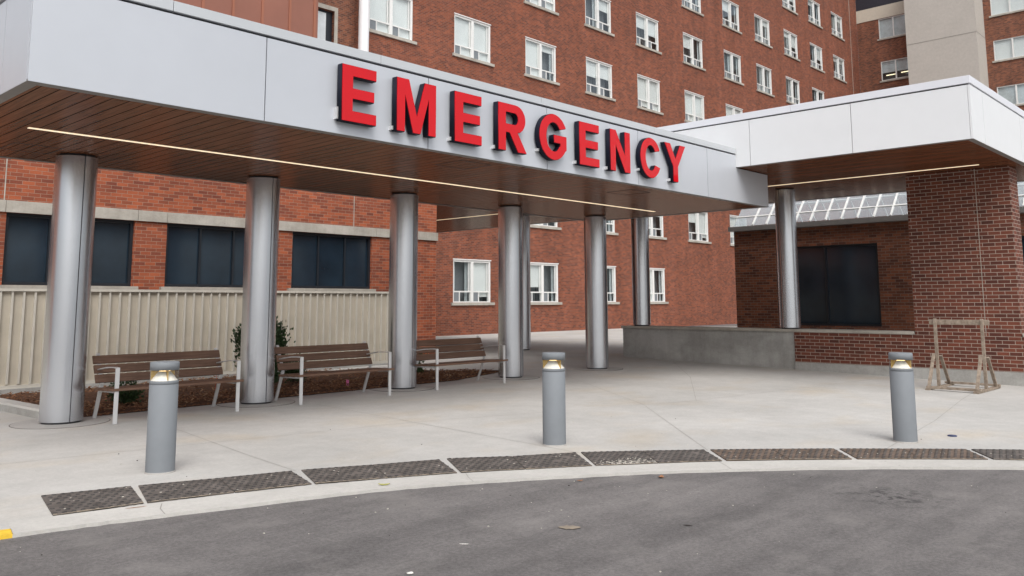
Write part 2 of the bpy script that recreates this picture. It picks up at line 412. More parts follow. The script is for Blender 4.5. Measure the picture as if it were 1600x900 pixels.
# control joints sawn in the concrete
jb = MB()
def joint(pts, w=.008):
    for (x0,y0),(x1,y1) in zip(pts[:-1], pts[1:]):
        m_ = max(1, int(math.hypot(x1-x0, y1-y0)/.5))
        for k in range(m_):
            a = Vector((x0+(x1-x0)*k/m_, y0+(y1-y0)*k/m_)); b = Vector((x0+(x1-x0)*(k+1)/m_, y0+(y1-y0)*(k+1)/m_))
            t = (b-a).normalized(); nn = Vector((-t.y, t.x))*w/2
            q = [a-nn, b-nn, b+nn, a+nn]; jb.face([(v.x, v.y, gz(v.x, v.y)+.002) for v in q])
joint([(4.70,7.25),(4.82,8.3),(5.2,10.9),(5.4,11.8)]); joint([(7.37,5.92),(7.55,7.8),(7.9,11.7)])
joint([(10.0,3.62),(13,4.0),(16.2,4.53),(19.6,5.0)]); joint([(2.0,9.9),(7.7,9.0),(12.5,7.6),(19.6,6.9)])
joint([(8.5,5.0),(11.5,7.9),(14,11.3),(15.2,13.2)]); joint([(12.6,7.6),(16.2,9.9),(19.6,12.5)])
for i in (43, 63, 82):
    a, b = KL[i], offset_line(KL, .39)[i]+Vector((.03, -.02)); t = (b-a).normalized(); nn = Vector((-t.y, t.x))*.0035
    m2 = (a+b)/2 + Vector((random.uniform(-.02,.02), random.uniform(-.02,.02)))
    for p_, q_ in ((a, m2), (m2, b)): jb.face([(v.x, v.y, gz(v.x, v.y)+.0055) for v in (p_-nn, q_-nn, q_+nn, p_+nn)])
tag(jb.build('pavement_joint_line', M['joint']), kind='structure')

# planting bed: low kerb, mulch, chips
bedc = MB()
edge = smooth_line([(4.1,17.0),(4.18,16),(4.26,14.7),(4.32,13.5),(4.36,12.86)], 5)
oe = [Vector((q.x, q.y)) for q in edge]
ie = [q + Vector((.17, .01)) for q in oe]
for i in range(len(oe)-1):
    a,b,c,d = oe[i],oe[i+1],ie[i+1],ie[i]
    ao, bo = a+Vector((-.02,0)), b+Vector((-.02,0)); bedc.face([(a.x,a.y,.13),(b.x,b.y,.13),(c.x,c.y,.14),(d.x,d.y,.14)], 1); bedc.face([(bo.x,bo.y,.10),(b.x,b.y,.13),(a.x,a.y,.13),(ao.x,ao.y,.10)], 1); bedc.face([(bo.x,bo.y,-.01),(bo.x,bo.y,.10),(ao.x,ao.y,.10),(ao.x,ao.y,-.01)])
    bedc.face([(d.x,d.y,.14),(c.x,c.y,.14),(c.x,c.y,-.01),(d.x,d.y,-.01)])
tag(bedc.build('bed_kerb', [M['footing'], M['kerb']]), kind='structure')  # darker faces, paler top: the top-lit look is put into the colour
def bed_back(x):   # rear limit of the mulch
    return 16.98 if x < 11.3 else max(13.45, 16.98 - (x-11.3)*1.22)
def bed_front(x):
    return 12.82 if x < 12 else 12.82 + (x-12)*.33
def in_bed(x, y):
    xl = 4.47
    return xl < x < 14.1 and bed_front(x) < y < bed_back(x)
mb = MB(); cols = 70; rws = 22
vv = []
for i in range(cols+1):
    x = 4.46 + (14.1-4.46)*i/cols
    y0, y1 = bed_front(x), bed_back(x)
    for j in range(rws+1):
        t = j/rws; y = y0 + (y1-y0)*t
        e = min(1, 3*min(t, 1-t) + .0)
        vv.append((x, y, gz(x, y) + .006 + e*(.035 + .03*math.sin(x*3.1+y*2.2) * .5 + random.uniform(-.012, .018))))
ff = [(i*(rws+1)+j, (i+1)*(rws+1)+j, (i+1)*(rws+1)+j+1, i*(rws+1)+j+1) for i in range(cols) for j in range(rws)]
mb.mesh(vv, ff)
tag(mb.build('mulch_bed', M['mulch']), kind='structure')
cb = MB()
k = 0
while k < 5200:
    x = random.uniform(4.3, 14.1); y = random.choice((random.uniform(12.8, 14.2), random.uniform(12.8, 17)))
    if not in_bed(x, y): continue
    k += 1
    l = random.uniform(.02, .085); w = random.uniform(.01, .03); a = random.uniform(0, 6.3); tz = random.uniform(-.5, .5)
    d = Vector((math.cos(a), math.sin(a), tz))*l/2; z = gz(x, y) + random.uniform(.035, .075) if bed_front(x)+.15 < y < bed_back(x)-.12 else gz(x, y) + .018
    cb.beam(Vector((x,y,z))-d, Vector((x,y,z))+d, w, .006, m=1 if random.random() < .14 else 0)
tag(cb.build('mulch_chips', [M['chip'], M['chip2']]), kind='stuff')

# ------------------------------------------------------------------ front canopy (silver) with the sign on it
FY = 8.547; SZ = 3.67
can = empty('front_canopy', (9.0, 10.9, 3.67), 'long silver metal entrance canopy with brown soffit carrying red letters', 'canopy')
fa = MB()
fa.box(2.56, 16.02, FY+.035, 13.38, 3.69, 4.70, 1); fa.box(16.03, 17.41, FY+.035, 13.38, 3.69, 4.38, 1)
jx = [2.52, 4.99, 7.47, 9.95, 12.45, 14.86]
for a, b in zip(jx, jx[1:] + [16.03]): fa.box(a+.007, b-(.007 if b < 16 else 0), FY, FY+.035, 3.672, 4.655)
fa.box(16.03, 17.45, FY, FY+.035, 3.672, 4.385)
for a, b in zip([FY+.035, 9.33, 11.4], [9.33, 11.4, 13.42]): fa.box(2.52, 2.556, a+.006, b-.006, 3.672, 4.655)
fa.box(17.41, 17.45, FY+.035, 13.42, 3.672, 4.385); fa.box(2.556, 17.41, 13.385, 13.42, 3.672, 4.38)
fa.build('fascia', [M['silver'], M['gap']], can)
co_ = MB(); cx = [2.50, 3.87, 6.64, 9.81, 12.97, 16.03]
for a, b in zip(cx, cx[1:]): co_.box(a+(.003 if a > 3 else 0), b-.003, FY-.012, FY+.28, 4.684, 4.80)
for a, b in zip([FY+.285, 11.0], [11.0, 13.40]): co_.box(2.50, 2.78, a+.003, b-.003, 4.684, 4.80)
co_.box(2.79, 16.02, FY+.285, 13.38, 4.70, 4.78)
co_.build('coping', M['silver_cop'], can, bevel=.004)
so = MB(); so.box(2.64, 17.33, FY+.115, 13.31, 3.676, 3.70)
so.build('soffit', M['soffit'], can)
tr = MB(); zt = 3.668
tr.box(2.525, 17.445, FY+.006, FY+.115, zt, 3.69); tr.box(2.525, 17.445, 13.31, 13.415, zt, 3.69)
tr.box(2.525, 2.64, FY+.116, 13.309, zt, 3.69); tr.box(17.33, 17.445, FY+.116, 13.309, zt, 3.69)
tr.build('soffit_trim', M['trim'], can)
ls = MB(); ls.box(3.26, 16.48, 10.865, 10.925, 3.670, 3.69); ls.build('light_strip', M['strip'], can)
for hx, hy in ((3.75, 12.35), (8.75, 9.2), (13.2, 9.3)):
    h = MB()
    for q in ((hx-.3, hx+.3, hy-.3, hy-.29), (hx-.3, hx+.3, hy+.29, hy+.3), (hx-.3, hx-.29, hy-.29, hy+.29), (hx+.29, hx+.3, hy-.29, hy+.29)): h.box(q[0], q[1], q[2], q[3], 3.672, 3.69)
    h.build('access_hatch', M['gap'], can)

# ------------------------------------------------------------------ side canopy (white)
CX = 16.04; Z2 = 4.40
ca2 = empty('side_canopy', (19.4, 12, 4.4), 'white metal canopy crossing behind the silver one and resting on the brick pier', 'canopy')
fa = MB(); fa.box(CX+.035, 22.76, 4.045, 27.9, 4.42, 5.40, 1)
for a, b in zip([4.045, 6.10, 8.215, 10.33, 12.45, 14.56, 18, 21.5, 25], [6.10, 8.215, 10.33, 12.45, 14.56, 18, 21.5, 25, 27.9]): fa.box(CX, CX+.035, a+.006, b-.006, 4.402, 5.365)
for a, b in zip([CX, 16.81, 19.55, 22.0], [16.81, 19.55, 22.0, 22.8]): fa.box(a+(.006 if a > 16.1 else 0), b-.006, 4.01, 4.045, 4.402, 5.365)
fa.box(22.765, 22.8, 4.045, 27.9, 4.402, 5.365)
fa.build('fascia', [M['white_panel'], M['gap']], ca2)
co_ = MB()
for a, b in zip([3.998, 7.3, 10.9, 16, 22], [7.3, 10.9, 16, 22, 27.9]): co_.box(CX-.012, CX+.28, a+(.003 if a > 5 else 0), b-.003, 5.392, 5.53)
for a, b in zip([CX+.285, 18.0], [18.0, 22.82]): co_.box(a+.003, b-.003, 3.998, 4.28, 5.392, 5.53)
co_.box(CX+.3, 22.8, 4.29, 27.9, 5.40, 5.5)
co_.build('coping', M['white_cop'], ca2, bevel=.004)
so = MB(); so.box(CX+.10, 22.68, 4.12, 27.9, 4.406, 4.43); so.build('soffit', M['soffit'], ca2)
tr = MB(); zt = 4.398
tr.box(CX+.006, CX+.10, 4.016, 27.9, zt, 4.42); tr.box(22.68, 22.795, 4.016, 27.9, zt, 4.42); tr.box(CX+.101, 22.679, 4.016, 4.12, zt, 4.42)
tr.build('soffit_trim', M['trim'], ca2)
ls = MB(); ls.box(19.27, 19.33, 4.76, 25, 4.400, 4.42); ls.build('light_strip', M['strip'], ca2)
h = MB()
for q in ((20.6, 21.2, 8.3, 8.31), (20.6, 21.2, 8.89, 8.9), (20.6, 20.61, 8.31, 8.89), (21.19, 21.2, 8.31, 8.89)): h.box(*q, 4.402, 4.42)
h.build('access_hatch', M['gap'], ca2)

# ------------------------------------------------------------------ columns
COLG = 'round steel columns under the canopies'
def column(x, y, top, r, label, seam=-87):
    z0 = gz(x, y)
    t = empty('steel_column', (x, y, z0), label, 'column', COLG)
    b = MB(); b.lathe(x, y, [(r-.03, z0+.004), (r-.03, z0+.03)], 56); b.lathe(x, y, [(r-.035, top-.03), (r-.035, top)], 56); b.build('shadow_gap', M['gap'], t)
    b = MB(); b.lathe(x, y, [(r, z0+.03), (r, top-.03)], 96); b.build('cladding', M['steel'], t)
    for deg in (seam, seam+180):
        a = math.radians(deg); s_ = MB()
        s_.beam((x+(r-.002)*math.cos(a), y+(r-.002)*math.sin(a), z0+.032), (x+(r-.002)*math.cos(a), y+(r-.002)*math.sin(a), top-.032), .011, .007, up=(math.cos(a), math.sin(a), 0))
        s_.build('seam', M['gap'], t)
    return t, z0
CY = 12.53
for x, lab in ((4.40, 'silver round column beside the curved bed kerb, left of every bench'), (7.34, 'silver round column between the first and second bench from the road end'),
               (10.36, 'silver round column between the second and third bench from the bed kerb'), (13.34, 'silver round column at the far end of the benches, by the mulch tip'),
               (16.35, 'silver round column standing clear of the benches at the corner of both canopies')):
    t, z0 = column(x, CY, SZ+.004, .27, lab)
    b = MB(); b.lathe(x, CY, [(.60, z0-.02), (.60, z0+.005)], 64); b.build('concrete_pad', M['collar'], t)
    b = MB(); b.lathe(x, CY, [(.612, z0-.02), (.612, z0+.0035)], 64); b.build('pad_joint', M['padjoint'], t)
for y, lab in ((9.40, 'silver column on the low wall, beside the brick pier'), (13.8, 'silver column on the bare concrete end of the low wall'), (18.35, 'silver column at the dim entrance end of the white canopy')):
    x = 20.1; z0 = .93 if y < 15 else gz(x, y)
    t = empty('steel_column', (x, y, z0), lab, 'column', COLG)
    b = MB(); b.lathe(x, y, [(.215, z0), (.215, z0+.03)], 48); b.lathe(x, y, [(.215, Z2-.03), (.215, Z2+.004)], 48); b.build('shadow_gap', M['gap'], t)
    b = MB(); b.lathe(x, y, [(.25, z0+.03), (.25, Z2-.03)], 72); b.build('cladding', M['steel'], t)
    s_ = MB(); a = math.radians(170); s_.beam((x+.248*math.cos(a), y+.248*math.sin(a), z0+.03), (x+.248*math.cos(a), y+.248*math.sin(a), Z2-.03), .01, .007, up=(math.cos(a), math.sin(a), 0)); s_.build('seam', M['gap'], t)

# ------------------------------------------------------------------ EMERGENCY letters
def arc(cx, cy, rx, ry, a0, a1, n=22):
    return [(cx+rx*math.cos(math.radians(a0+(a1-a0)*i/n)), cy+ry*math.sin(math.radians(a0+(a1-a0)*i/n))) for i in range(n+1)]
H_ = .705
def sc_(pts): return [(x, y*H_/.70) for x, y in pts]
GL = {}
GL['E'] = [[(0,0),(.52,0),(.52,.13),(.155,.13),(.155,.288),(.485,.288),(.485,.415),(.155,.415),(.155,.57),(.515,.57),(.515,.70),(0,.70)]]
GL['M'] = [[(0,0),(.13,0),(.13,.49),(.272,0),(.398,0),(.54,.49),(.54,0),(.67,0),(.67,.70),(.475,.70),(.335,.215),(.195,.70),(0,.70)]]
GL['R'] = [[(0,0),(.152,0),(.152,.275),(.235,.275),(.42,0),(.605,0),(.405,.292)] + arc(.365,.49,.215,.21,-62,90,18) + [(0,.70)],
           [(.152,.40),(.152,.578)] + list(reversed(arc(.345,.489,.078,.089,-90,90,14)))]
GL['G'] = [arc(.335,.35,.335,.36,28,325,44) + [(.645,.17),(.645,.385),(.345,.385),(.345,.265),(.495,.265),(.495,.205)] + list(reversed(arc(.335,.35,.18,.232,35,322,36)))]
GL['N'] = [[(0,0),(.142,0),(.142,.45),(.415,0),(.565,0),(.565,.70),(.423,.70),(.423,.265),(.15,.70),(0,.70)]]
GL['C'] = [arc(.32,.35,.32,.36,26,334,46) + list(reversed(arc(.32,.35,.168,.232,33,327,38)))]
GL['Y'] = [[(.27,0),(.425,0),(.425,.285),(.695,.70),(.52,.70),(.3475,.42),(.175,.70),(0,.70),(.27,.285)]]
def glyph_mesh(name, loops, depth, off=0.0):
    cu = bpy.data.curves.new(name, 'CURVE'); cu.dimensions = '2D'; cu.fill_mode = 'BOTH'; cu.extrude = depth/2; cu.offset = off
    for lp in loops:
        sp = cu.splines.new('POLY'); sp.points.add(len(lp)-1)
        for i, (x, y) in enumerate(sc_(lp)): sp.points[i].co = (x, y, 0, 1)
        sp.use_cyclic_u = True
    o = bpy.data.objects.new(name, cu); COL.objects.link(o)
    bpy.context.view_layer.update()
    dg = bpy.context.evaluated_depsgraph_get()
    me = bpy.data.meshes.new_from_object(o.evaluated_get(dg))
    bpy.data.objects.remove(o); bpy.data.curves.remove(cu)
    return me
sign = empty('emergency_sign', (9.9, FY, 3.82), 'row of red illuminated channel letters spelling EMERGENCY on the silver canopy', 'sign')
LET = [('E',5.965),('M',6.825),('E',7.85),('R',8.72),('G',9.63),('E',10.615),('N',11.455),('C',12.345),('Y',13.135)]
cache = {}
for ch, lx in LET:
    if ch not in cache: cache[ch] = (glyph_mesh('letter_' + ch, GL[ch], .092, 0.006), glyph_mesh('face_' + ch, GL[ch], .012))
    body, face = cache[ch]
    if not body.materials: body.materials.append(M['return']); face.materials.append(M['redface'])
    # raised rear a little off the fascia
    o = bpy.data.objects.new('letter', body); COL.objects.link(o); o.parent = sign
    o.rotation_euler = (math.pi/2, 0, 0); o.location = (lx-9.9, -.025-.046, .0)
    tag(o, 'red letter ' + ch)
    f = bpy.data.objects.new('letter_face', face); COL.objects.link(f); f.parent = o; f.location = (0, 0, .046+.007)
    cl = MB(); w = .16 if (ch == 'E' and lx < 6) else .05
    cl.box(-.03, -.008, .012 if w < .1 else .02, .012+w, -.075, -.01)
    if ch in 'GC': cl = MB(); cl.box(.03, .06, .10, .14, -.075, -.01)
    if ch == 'Y': cl = MB(); cl.box(.235, .262, .012, .06, -.075, -.01)
    me = cl.build('mounting_clip', M['clip']); me.parent = o
    st = MB(); st.box(.04, .06, .05, .07, -.075, -.04) if ch not in 'GCY' else st.box(.33, .35, .04, .06, -.075, -.04); s2 = st.build('stand_off', M['gap']); s2.parent = o

# ------------------------------------------------------------------ bollards
def bollard(x, y, label):
    z = gz(x, y); t = empty('light_bollard', (x, y, z), label, 'bollard', 'lit grey bollards along the kerb')
    R = .133
    b = MB(); b.lathe(x, y, [(R+.003, z+.0), (R+.003, z+.01), (R-.004, z+.022)], 48); b.build('base_grout', M['collar'], t)
    b = MB(); b.lathe(x, y, [(R, z+.012), (R, z+.825), (R-.003, z+.827), (R-.003, z+.831), (R, z+.833), (R, z+.861), (R-.004, z+.864)], 64); b.build('post', M['bollard'], t)
    b = MB(); b.lathe(x, y, [(R-.03, z+.960), (R+.001, z+.962), (R+.001, z+1.034), (R-.006, z+1.04)], 64); b.build('cap', M['bollard'], t)
    b = MB(); b.lathe(x, y, [(R-.010, z+.863), (.052, z+.953)], 48, cap=False); b.build('reflector_cone', M['cone'], t)
    b = MB(); b.lathe(x, y, [(.050, z+.942), (.050, z+.958)], 32); b.build('lamp', M['lamp'], t)
    b = MB(); b.lathe(x, y, [(R-.004, z+.864), (R-.004, z+.962)], 64, cap=False); b.build('lens', M['acrylic'], t)
    for k in range(3):
        a = math.radians(20 + 120*k); f = MB()
        c, s = math.cos(a), math.sin(a)
        f.beam((x+.092*c, y+.092*s, z+.865), (x+.092*c, y+.092*s, z+.961), .006, .07, up=(c, s, 0)); f.build('fin', M['amber'], t)
    return t
bollard(3.788, 8.172, 'grey light bollard in front of the bench beside the first column')
bollard(7.59, 6.45, 'grey light bollard standing alone mid pavement, clear of benches and timber')
bollard(10.735, 3.648, 'grey light bollard nearest the brick pier and the timber stand')

# ------------------------------------------------------------------ benches
def make_bench(x0, y0, z, label):
    t = empty('park_bench', (x0, y0, z), label, 'bench', 'benches with brown slats along the mulch bed')
    x1 = x0 + 1.78
    for x in (x0, x1):
        fl = MB(); fl.beam((x, y0, z), (x+.012, y0+.02, z+.735), .055, .022, up=(0,1,0)); fl.build('front_leg', M['bmetal'], t, bevel=.003)
        rl = MB(); rl.beam((x+.04, y0+.80, z), (x+.04, y0+.60, z+.50), .05, .025, up=(0,1,0)); rl.beam((x+.04, y0+.605, z+.49), (x+.04, y0+.80, z+.90), .05, .025, up=(0,1,0)); rl.build('rear_leg', M['bmetal'], t, bevel=.003)
        rail = MB(); rail.beam((x+.02, y0+.03, z+.415), (x+.03, y0+.63, z+.40), .045, .03); rail.build('seat_rail', M['bmetal'], t, bevel=.003)
        arm = MB()
        pts = [(y0+.01, .735), (y0+.12, .74), (y0+.35, .728), (y0+.55, .70), (y0+.70, .675)]
        for (ya, za), (yb, zb) in zip(pts, pts[1:]): arm.beam((x+.012, ya, z+za), (x+.012, yb, z+zb), .05, .014)
        arm.build('armrest', M['bmetal'], t)
    for ya in (.0, .15, .30, .45):
        s = MB(); s.box(x0-.07, x1+.08, y0+ya-.03, y0+ya+.105, z+.432-.02*ya/.45, z+.466-.02*ya/.45); s.build('seat_slat', M['bwood'], t, bevel=.005)
    for k in range(3):
        za = .50 + .128*k; yb = .625 + .058*k
        s = MB(); s.beam((x0-.05, y0+yb-.01, z+za+.06), (x1+.07, y0+yb-.01, z+za+.06), .03, .118, up=(0, .42, 1)); s.build('backrest_slat', M['bwood'], t, bevel=.005)
    return t
b0 = make_bench(4.82, 11.80, gz(5.7, 12.1), 'slatted bench behind the first bollard, beside the curved bed kerb')
for k, (bx, lab) in enumerate(((7.67, 'slatted bench in front of the pink marker flag, between two columns'), (10.55, 'slatted bench at the tip of the mulch bed, farthest from the road'))):
    b = copy_tree(b0); b.location = (bx, 11.76, gz(bx+.9, 12.1)); b['label'] = lab

# ------------------------------------------------------------------ tactile plates
tin = [(2.648,7.899),(3.321,7.707),(3.37,7.691),(4.006,7.454),(4.654,7.265),(4.743,7.239),(5.373,6.95),(6.032,6.687),(6.121,6.672),(6.687,6.27),(7.333,5.936),(7.385,5.906),(7.924,5.478),(8.469,5.033),(8.524,4.989),(9.051,4.523),(9.579,4.033),(9.621,3.993),(10.129,3.482),(10.633,2.967),(10.667,2.923),(11.12,2.434)]
tout = [(2.473,7.095),(3.123,6.988),(3.142,6.983),(3.809,6.80),(4.453,6.61),(4.476,6.60),(5.08,6.32),(5.688,6.04),(5.72,6.03),(6.26,5.691),(6.857,5.333),(6.885,5.314),(7.432,4.94),(8.017,4.548),(8.055,4.525),(8.566,4.086),(9.074,3.629),(9.113,3.591),(9.606,3.114),(10.105,2.604),(10.137,2.563),(10.536,2.079)]
pairs = [(0,1),(2,3),(3,4),(5,6),(6,7),(8,9),(9,10),(11,12),(12,13),(14,15),(15,16),(17,18),(18,19),(20,21)]
words_ = ['dark dimpled tactile plate at the yellow kerb end, standing on its own', 'dimpled tactile plate in front of the bollard by the benches',
 'gritty dimpled plate just past the bollard by the benches', 'dimpled plate on the kerb just before the fallen yellow leaf', 'dimpled plate on the kerb just after the fallen yellow leaf',
 'dimpled plate short of the middle bollard, after a wide wedge of concrete', 'dimpled plate directly in front of the middle bollard', 'dimpled plate half hidden under a patch of pale grit',
 'dimpled plate just past the plate with pale grit', 'dimpled plate starting the long rusty run after the pale grit pair', 'rusty plate halfway between the middle bollard and the timber side bollard',
 'rust stained plate just before the bollard nearest the brick pier', 'rusty plate just past the bollard nearest the brick pier', 'last dimpled plate where the kerb leaves the picture, past the blue cap']
for idx, (a, b) in enumerate(pairs):
    A, B, C_, D = [Vector(q) for q in (tout[a], tout[b], tin[b], tin[a])]
    # tiny gap between plates
    c = (A+B+C_+D)/4; A, B, C_, D = [c + (q-c)*.985 for q in (A, B, C_, D)]
    pm = MB()
    def P3(q, h): return (q.x, q.y, gz(q.x, q.y)+h)
    pm.face([P3(A,.011), P3(B,.011), P3(C_,.011), P3(D,.011)])
    for q, w in ((A,B),(B,C_),(C_,D),(D,A)): pm.face([P3(q,-.01), P3(w,-.01), P3(w,.011), P3(q,.011)])
    nu = max(8, int((B-A).length/.064)); nv = max(6, int((D-A).length/.082))
    for i in range(nu):
        for j in range(nv):
            u = clamp((i+.5+(.25 if j % 2 else -.25))/nu, .02, .98); v = (j+.5)/nv
            if random.random() < .03: continue
            q = (A*(1-u)+B*u)*(1-v) + (D*(1-u)+C_*u)*v
            z = gz(q.x, q.y) + .011
            r0, r1, hh = .021, .015, .007
            ring0 = [(q.x+r0*math.cos(k*1.0472), q.y+r0*math.sin(k*1.0472), z) for k in range(6)]; ring1 = [(q.x+r1*math.cos(k*1.0472), q.y+r1*math.sin(k*1.0472), z+hh) for k in range(6)]
            pm.mesh(ring0+ring1, [(k, (k+1) % 6, 6+(k+1) % 6, 6+k) for k in range(6)] + [tuple(range(6, 12))], 1)
    e = (A-D).normalized()
    for i in range(24):
        u0, u1 = i/24, (i+1)/24; q0, q1 = A*(1-u0)+B*u0, A*(1-u1)+B*u1; w0 = random.uniform(.0, .022); w1 = random.uniform(.0, .03)
        pm.face([(q.x, q.y, gz(q.x, q.y)+.0125) for q in (q0+e*w0, q1+e*w0, q1-e*w1, q0-e*w1)], 3)
    # grit lodged between the domes
    ng = 9 if idx != 7 else 420
    for _ in range(ng):
        u = random.random(); v = random.random() if idx != 7 else abs(random.gauss(0, .16))
        if idx == 7: u = clamp(random.gauss(.55, .22), .02, .98)
        if v > .97: continue
        q = (A*(1-u)+B*u)*(1-v) + (D*(1-u)+C_*u)*v; s = random.uniform(.003, .008)
        pm.box(q.x-s, q.x+s, q.y-s*.7, q.y+s*.7, gz(q.x,q.y)+.011, gz(q.x,q.y)+.011+s*.5, 2)
    o = pm.build('tactile_plate', [M['cast_rusty' if idx in (9, 10, 11, 12) else 'cast'], M['rustcast'], M['grit'], M['sand']], loc=(c.x, c.y, gz(c.x, c.y)))
    tag(o, words_[idx], 'tactile plate', 'dark tactile plates set along the kerb')

# ------------------------------------------------------------------ low wall, pier
lw = empty('low_wall', (20.1, 6, -.1), 'low brick wall on a concrete base running under the white canopy behind the timber stand', 'wall')
WX = 19.85
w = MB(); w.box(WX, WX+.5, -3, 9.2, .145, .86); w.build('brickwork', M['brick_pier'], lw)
w = MB(); w.box(WX-.012, WX+.5, -3, 9.21, -.5, .143); w.build('concrete_base', M['footing'], lw)
w = MB(); w.box(WX+.03, WX+.5, 9.211, 14.3, -.5, .86); w.build('bare_concrete_end', M['footing'], lw)
w = MB(); w.box(WX-.03, WX+.55, 6.42, 14.33, .862, .93); w.box(WX-.03, WX+.55, -3, 4.32, .862, .93); w.build('stone_cap', M['stone'], lw, bevel=.008)
pr = empty('brick_pier', (20.2, 5.4, .86), 'square dark red brick pier carrying the end of the white canopy', 'pier')
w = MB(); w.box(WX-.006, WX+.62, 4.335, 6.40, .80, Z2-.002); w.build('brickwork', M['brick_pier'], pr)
w = MB(); w.box(WX-.009, WX-.004, 4.985, 4.997, .86, Z2-.002); w.build('movement_joint', M['stone'], pr)

# timber stand
tst = empty('timber_stand', (18.15, 5.0, -.1), 'weathered timber stand with braced uprights in front of the brick wall', 'stand')
zg = -.098
def timb(name, a, b, w, h, up=(0,0,1)):
    m_ = MB(); m_.beam(a, b, w, h, up); return m_.build(name, M['rawwood'], tst, bevel=.004)
timb('base_rail', (17.52, 4.55, zg+.055), (17.52, 5.50, zg+.055), .09, .045); timb('base_rail', (18.82, 4.55, zg+.05), (18.82, 5.55, zg+.055), .09, .04)
for y in (4.62, 5.46):
    timb('skid', (17.42, y, zg+.012), (18.95, y, zg+.012), .09, .042)
    timb('upright', (18.12, y, zg+.02), (18.12, y, zg+1.35), .045, .058, (0,1,0))
    timb('brace', (17.62, y+.03, zg+.06), (18.02, y+.03, zg+.66), .04, .058, (0,1,0))
    timb('brace', (18.68, y-.03, zg+.05), (18.24, y-.03, zg+.62), .04, .058, (0,1,0))
timb('top_rail', (18.16, 4.5, zg+1.28), (18.16, 5.58, zg+1.28), .04, .1)

# ------------------------------------------------------------------ walls with openings
def wall_holes(mb, axis, c, u0, u1, z0, z1, holes, rev, m=0):
    """sheet on plane axis=c with rectangular holes (ua,ub,za,zb) and reveals of depth rev (towards +axis)"""
    us = sorted(set([u0, u1] + [h[0] for h in holes] + [h[1] for h in holes])); zs = sorted(set([z0, z1] + [h[2] for h in holes] + [h[3] for h in holes]))
    def pt(u, z, d=0): return (u, c+d, z) if axis == 'y' else (c+d, u, z)
    def add(q): mb.face(q if axis == 'y' else list(reversed(q)), m)
    for i in range(len(us)-1):
        for j in range(len(zs)-1):
            um = (us[i]+us[i+1])/2; zm = (zs[j]+zs[j+1])/2
            if any(h[0] < um < h[1] and h[2] < zm < h[3] for h in holes): continue
            add([pt(us[i],zs[j]), pt(us[i+1],zs[j]), pt(us[i+1],zs[j+1]), pt(us[i],zs[j+1])])
    for a, b, za, zb in holes:
        for q in ([pt(a,za), pt(b,za), pt(b,za,rev), pt(a,za,rev)], [pt(a,zb,rev), pt(b,zb,rev), pt(b,zb), pt(a,zb)], [pt(a,za,rev), pt(a,zb,rev), pt(a,zb), pt(a,za)], [pt(b,za), pt(b,zb), pt(b,zb,rev), pt(b,za,rev)]): add(q)
def bx(mb, axis, c, u0, u1, d0, d1, z0, z1, m=0):
    if axis == 'y': mb.box(u0, u1, c+d0, c+d1, z0, z1, m)
    else: mb.box(c+d0, c+d1, u0, u1, z0, z1, m)

# main hospital block
hosp = empty('hospital_building', (45, 28.5, 0), 'tall red brick hospital block with rows of white paired windows', 'building')
MY = 28.5; WW = 2.46; WH = 1.96
XA = [21.48, 26.5, 31.53, 36.6, 41.62, 46.97, 52.33, 57.15, 62.05, 66.9, 71.65]
ZB = {-1: 1.6, 0: 5.5, 1: 13.3, 2: 17.2, 3: 21.03, 4: 24.93}
VIS = {-1: [0,1,2,3,4], 0: [0,1,2,3,4,5,6], 1: [0,1,2,3,4,5,6], 2: [1,2,3,4,5,6,7,8,9], 3: [5,6,7,8,9,10], 4: [8,9,10]}
holes = [(XA[i], XA[i]+WW, ZB[f], ZB[f]+WH) for f, l in VIS.items() for i in l]
wb = MB(); wall_holes(wb, 'y', MY, 20.9, 77.6, -.5, 31, holes, .16)
wb.build('brick_wall', M['brick'], hosp)
wb = MB(); wall_holes(wb, 'y', MY+.25, 6, 20.9, -.5, 31, [(19.0, 19.88, 11.9, 13.72)], .2); wb.face([(20.9,MY,-.5),(20.9,MY+.25,-.5),(20.9,MY+.25,31),(20.9,MY,31)])
wb.build('set_back_wall', M['brick_wing'], hosp)
wb = MB(); wb.box(6, 77.5, MY+1.2, MY+1.3, -.5, 31); wb.box(6, 78, MY+.3, MY+14, 31, 31.2); wb.build('room_shade', M['dark'], hosp)
ej = MB(); ej.box(75.86, 75.92, MY-.012, MY-.003, 6, 31); ej.build('expansion_joint', M['stone'], hosp)
